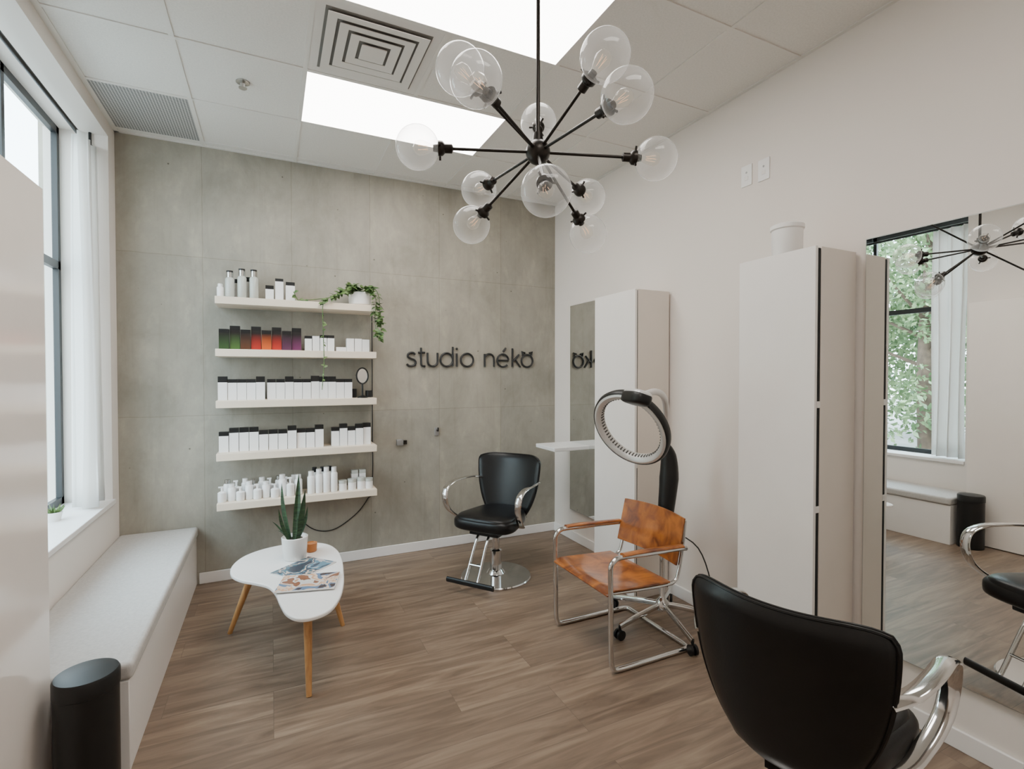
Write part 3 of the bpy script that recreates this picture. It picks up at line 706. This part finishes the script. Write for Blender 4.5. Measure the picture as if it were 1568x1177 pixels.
g.sell((0,0,0),(.055,.095,.034),M_black,.5,.6,28,12); g.sell((.0,0,.018),(.051,.09,.026),M_silverp,.6,.6,28,12)
g.M=Matrix.Identity(4)
g.tube([P+Vector((.03,.02,0)),P+Vector((.17,.06,.03)),(2.03,2.22,1.40),(2.14,2.32,1.27),(hx+.01,hy-.005,1.10)],.018,M_silverp,seg=12,sub=6)
g.tube([C+bd*.2,P],.02,M_black,seg=10)
g.tube([(hx,hy,.60),(hx+.14,hy-.15,.5),(hx+.2,hy-.22,.2),(hx+.12,hy-.3,.01),(hx-.05,hy-.42,.006)],.004,M_cable,seg=6,sub=6)
g.build('hair_processor_stand')

# ------------------------------------------------------------------ chandelier
cc=Vector((.888,1.633,2.345))
e=empty('sputnik_chandelier',cc,R(-25.6))
off=[(.435,.01,-.02),(-.432,-.05,-.005),(.243,-.365,.004),(-.24,.36,-.004),(.236,.365,-.035),(-.2,-.375,.045),(.008,-.33,-.262),(.02,.345,.28),(.19,-.30,.16),(-.264,.25,-.19),(-.26,-.25,.15),(.221,.25,-.228)]
b=MB(); b.sphere((0,0,0),.045,M_bronze); b.cyl((0,0,0),(0,0,H-cc.z-.02),.0075,M_bronze,12); b.lathe([(.06,H-cc.z),(.06,H-cc.z-.012),(.012,H-cc.z-.03),(.001,H-cc.z-.03)],(0,0,0),M_bronze)
b.lathe([(.02,.04),(.016,.07),(.001,.075)],(0,0,0),M_bronze,16)
gl=MB(); bl=MB()
M_bulb=thin_glass('bulb_glass',(1,.98,.95),.8,.06)
for o in off:
    o=Vector(o); d=o.normalized(); L=o.length; rg=.077
    b.cyl((0,0,0),d*(L-rg-.03),.0055,M_bronze,10)
    q=d.to_track_quat('Z','Y').to_matrix().to_4x4()
    b.M=q; k=L-rg
    b.lathe([(.006,k-.05),(.016,k-.045),(.016,k-.02),(.025,k-.012),(.026,k-.004),(.026,k+.004),(.014,k+.006),(.012,k+.022),(.001,k+.022)],(0,0,0),M_bronze,20)
    b.M=Matrix.Identity(4)
    for a in (0,2.1,4.2):
        s1=q@Vector((.024*math.cos(a),.024*math.sin(a),k-.002)); s2=q@Vector((.040*math.cos(a),.040*math.sin(a),k-.002)); b.cyl(s1,s2,.004,M_bronze,8)
    gl.sphere(o,rg,M_globe,40,24)
    bl.M=q; bl.lathe([(.012,k+.022),(.014,k+.030),(.024,k+.055),(.026,k+.068),(.020,k+.085),(.001,k+.094)],(0,0,0),M_bulb,20)
    for a in range(4):
        aa=a*math.pi/2; bl.cyl((.007*math.cos(aa),.007*math.sin(aa),k+.04),(.010*math.cos(aa+.5),.010*math.sin(aa+.5),k+.075),.0006,M_fil,5)
    bl.M=Matrix.Identity(4)
b.build('frame',0,e); gl.build('glass_globes',0,e); bl.build('bulbs',0,e)

# ------------------------------------------------------------------ outdoors
sbox('ground_outside',(-40,-20,-.35),(XO-.02,40,-.15),M_ground)
def tree_mesh(seed):
    random.seed(seed); g=MB()
    g.tube([(0,0,0),(.1,.05,1.5),(0,.1,3),(.1,0,5)],1,M_pot,seg=10,sub=3,radii=[.22,.16,.12,.05])
    for b_ in range(34):
        a=random.uniform(0,6.28); rr=random.uniform(.2,2.0); zc=random.uniform(.6,6.5); rr*=(1-abs(zc-3.2)/5.5)*1.2
        bc=Vector((rr*math.cos(a),rr*math.sin(a),zc)); 
        if b_<12: g.tube([(0,0,min(zc,4.5)*.7),tuple(bc)],1,M_pot,seg=5,radii=[.05,.015])
        for k in range(210):
            d=Vector((random.gauss(0,1),random.gauss(0,1),random.gauss(0,1))).normalized()*random.uniform(.4,.85)
            p=bc+d; s=random.uniform(.05,.1); u=Vector((random.gauss(0,1),random.gauss(0,1),random.gauss(0,1))).normalized(); w=u.orthogonal().normalized()
            g.add([p-u*s,p+w*s*.5,p+u*s,p-w*s*.5],[(0,1,2,3)],M_tree,False)
    return g
t0=tree_mesh(11).build('leafy_tree'); t0.location=(-8.5,6.2,-.15)
for i,(x,y,sc,rz) in enumerate(((-9.5,9.3,1.1,1.2),(-8.2,3.4,.9,2.6),(-12,7.5,1.35,4),(-11,12.5,1.3,.5))):
    t=bpy.data.objects.new('leafy_tree',t0.data); t.location=(x,y,-.15); t.scale=(sc,)*3; t.rotation_euler=(0,0,rz); bpy.context.scene.collection.objects.link(t)

# ------------------------------------------------------------------ light
wd=bpy.data.worlds.new('World'); bpy.context.scene.world=wd; wd.use_nodes=True
nt=wd.node_tree; bg=nt.nodes['Background']
bg.inputs[1].default_value=11
tc=nt.nodes.new('ShaderNodeTexCoord'); sp=nt.nodes.new('ShaderNodeSeparateXYZ'); nt.links.new(tc.outputs['Generated'],sp.inputs[0])
r=nt.nodes.new('ShaderNodeValToRGB'); r.color_ramp.elements[0].position=0; r.color_ramp.elements[0].color=(1,.985,.97,1); r.color_ramp.elements[1].position=.8; r.color_ramp.elements[1].color=(.80,.90,1,1)
nt.links.new(sp.outputs['Z'],r.inputs['Fac']); nt.links.new(r.outputs['Color'],bg.inputs[0])
sl=bpy.data.lights.new('sun','SUN'); sl.energy=5; sl.angle=R(2); so=bpy.data.objects.new('sun',sl); bpy.context.scene.collection.objects.link(so)
so.rotation_euler=Vector((-.55,.25,-.8)).to_track_quat('-Z','Y').to_euler(); so.location=(5,0,10)
pl=bpy.data.lights.new('window_portal','AREA'); pl.shape='RECTANGLE'; pl.size=2.39; pl.size_y=1.7
po=bpy.data.objects.new('window_portal',pl); bpy.context.scene.collection.objects.link(po); po.location=(-1.27,3.3,1.905); po.rotation_euler=(0,R(-90),0)
pl.cycles.is_portal=True

# ------------------------------------------------------------------ camera
cd=bpy.data.cameras.new('cam'); cd.sensor_width=36; cd.lens=770/1568*36; cd.clip_start=.05
co=bpy.data.objects.new('camera',cd); bpy.context.scene.collection.objects.link(co)
co.location=(0,0,1.525); co.rotation_euler=(R(89.05),0,R(-25.6)); bpy.context.scene.camera=co
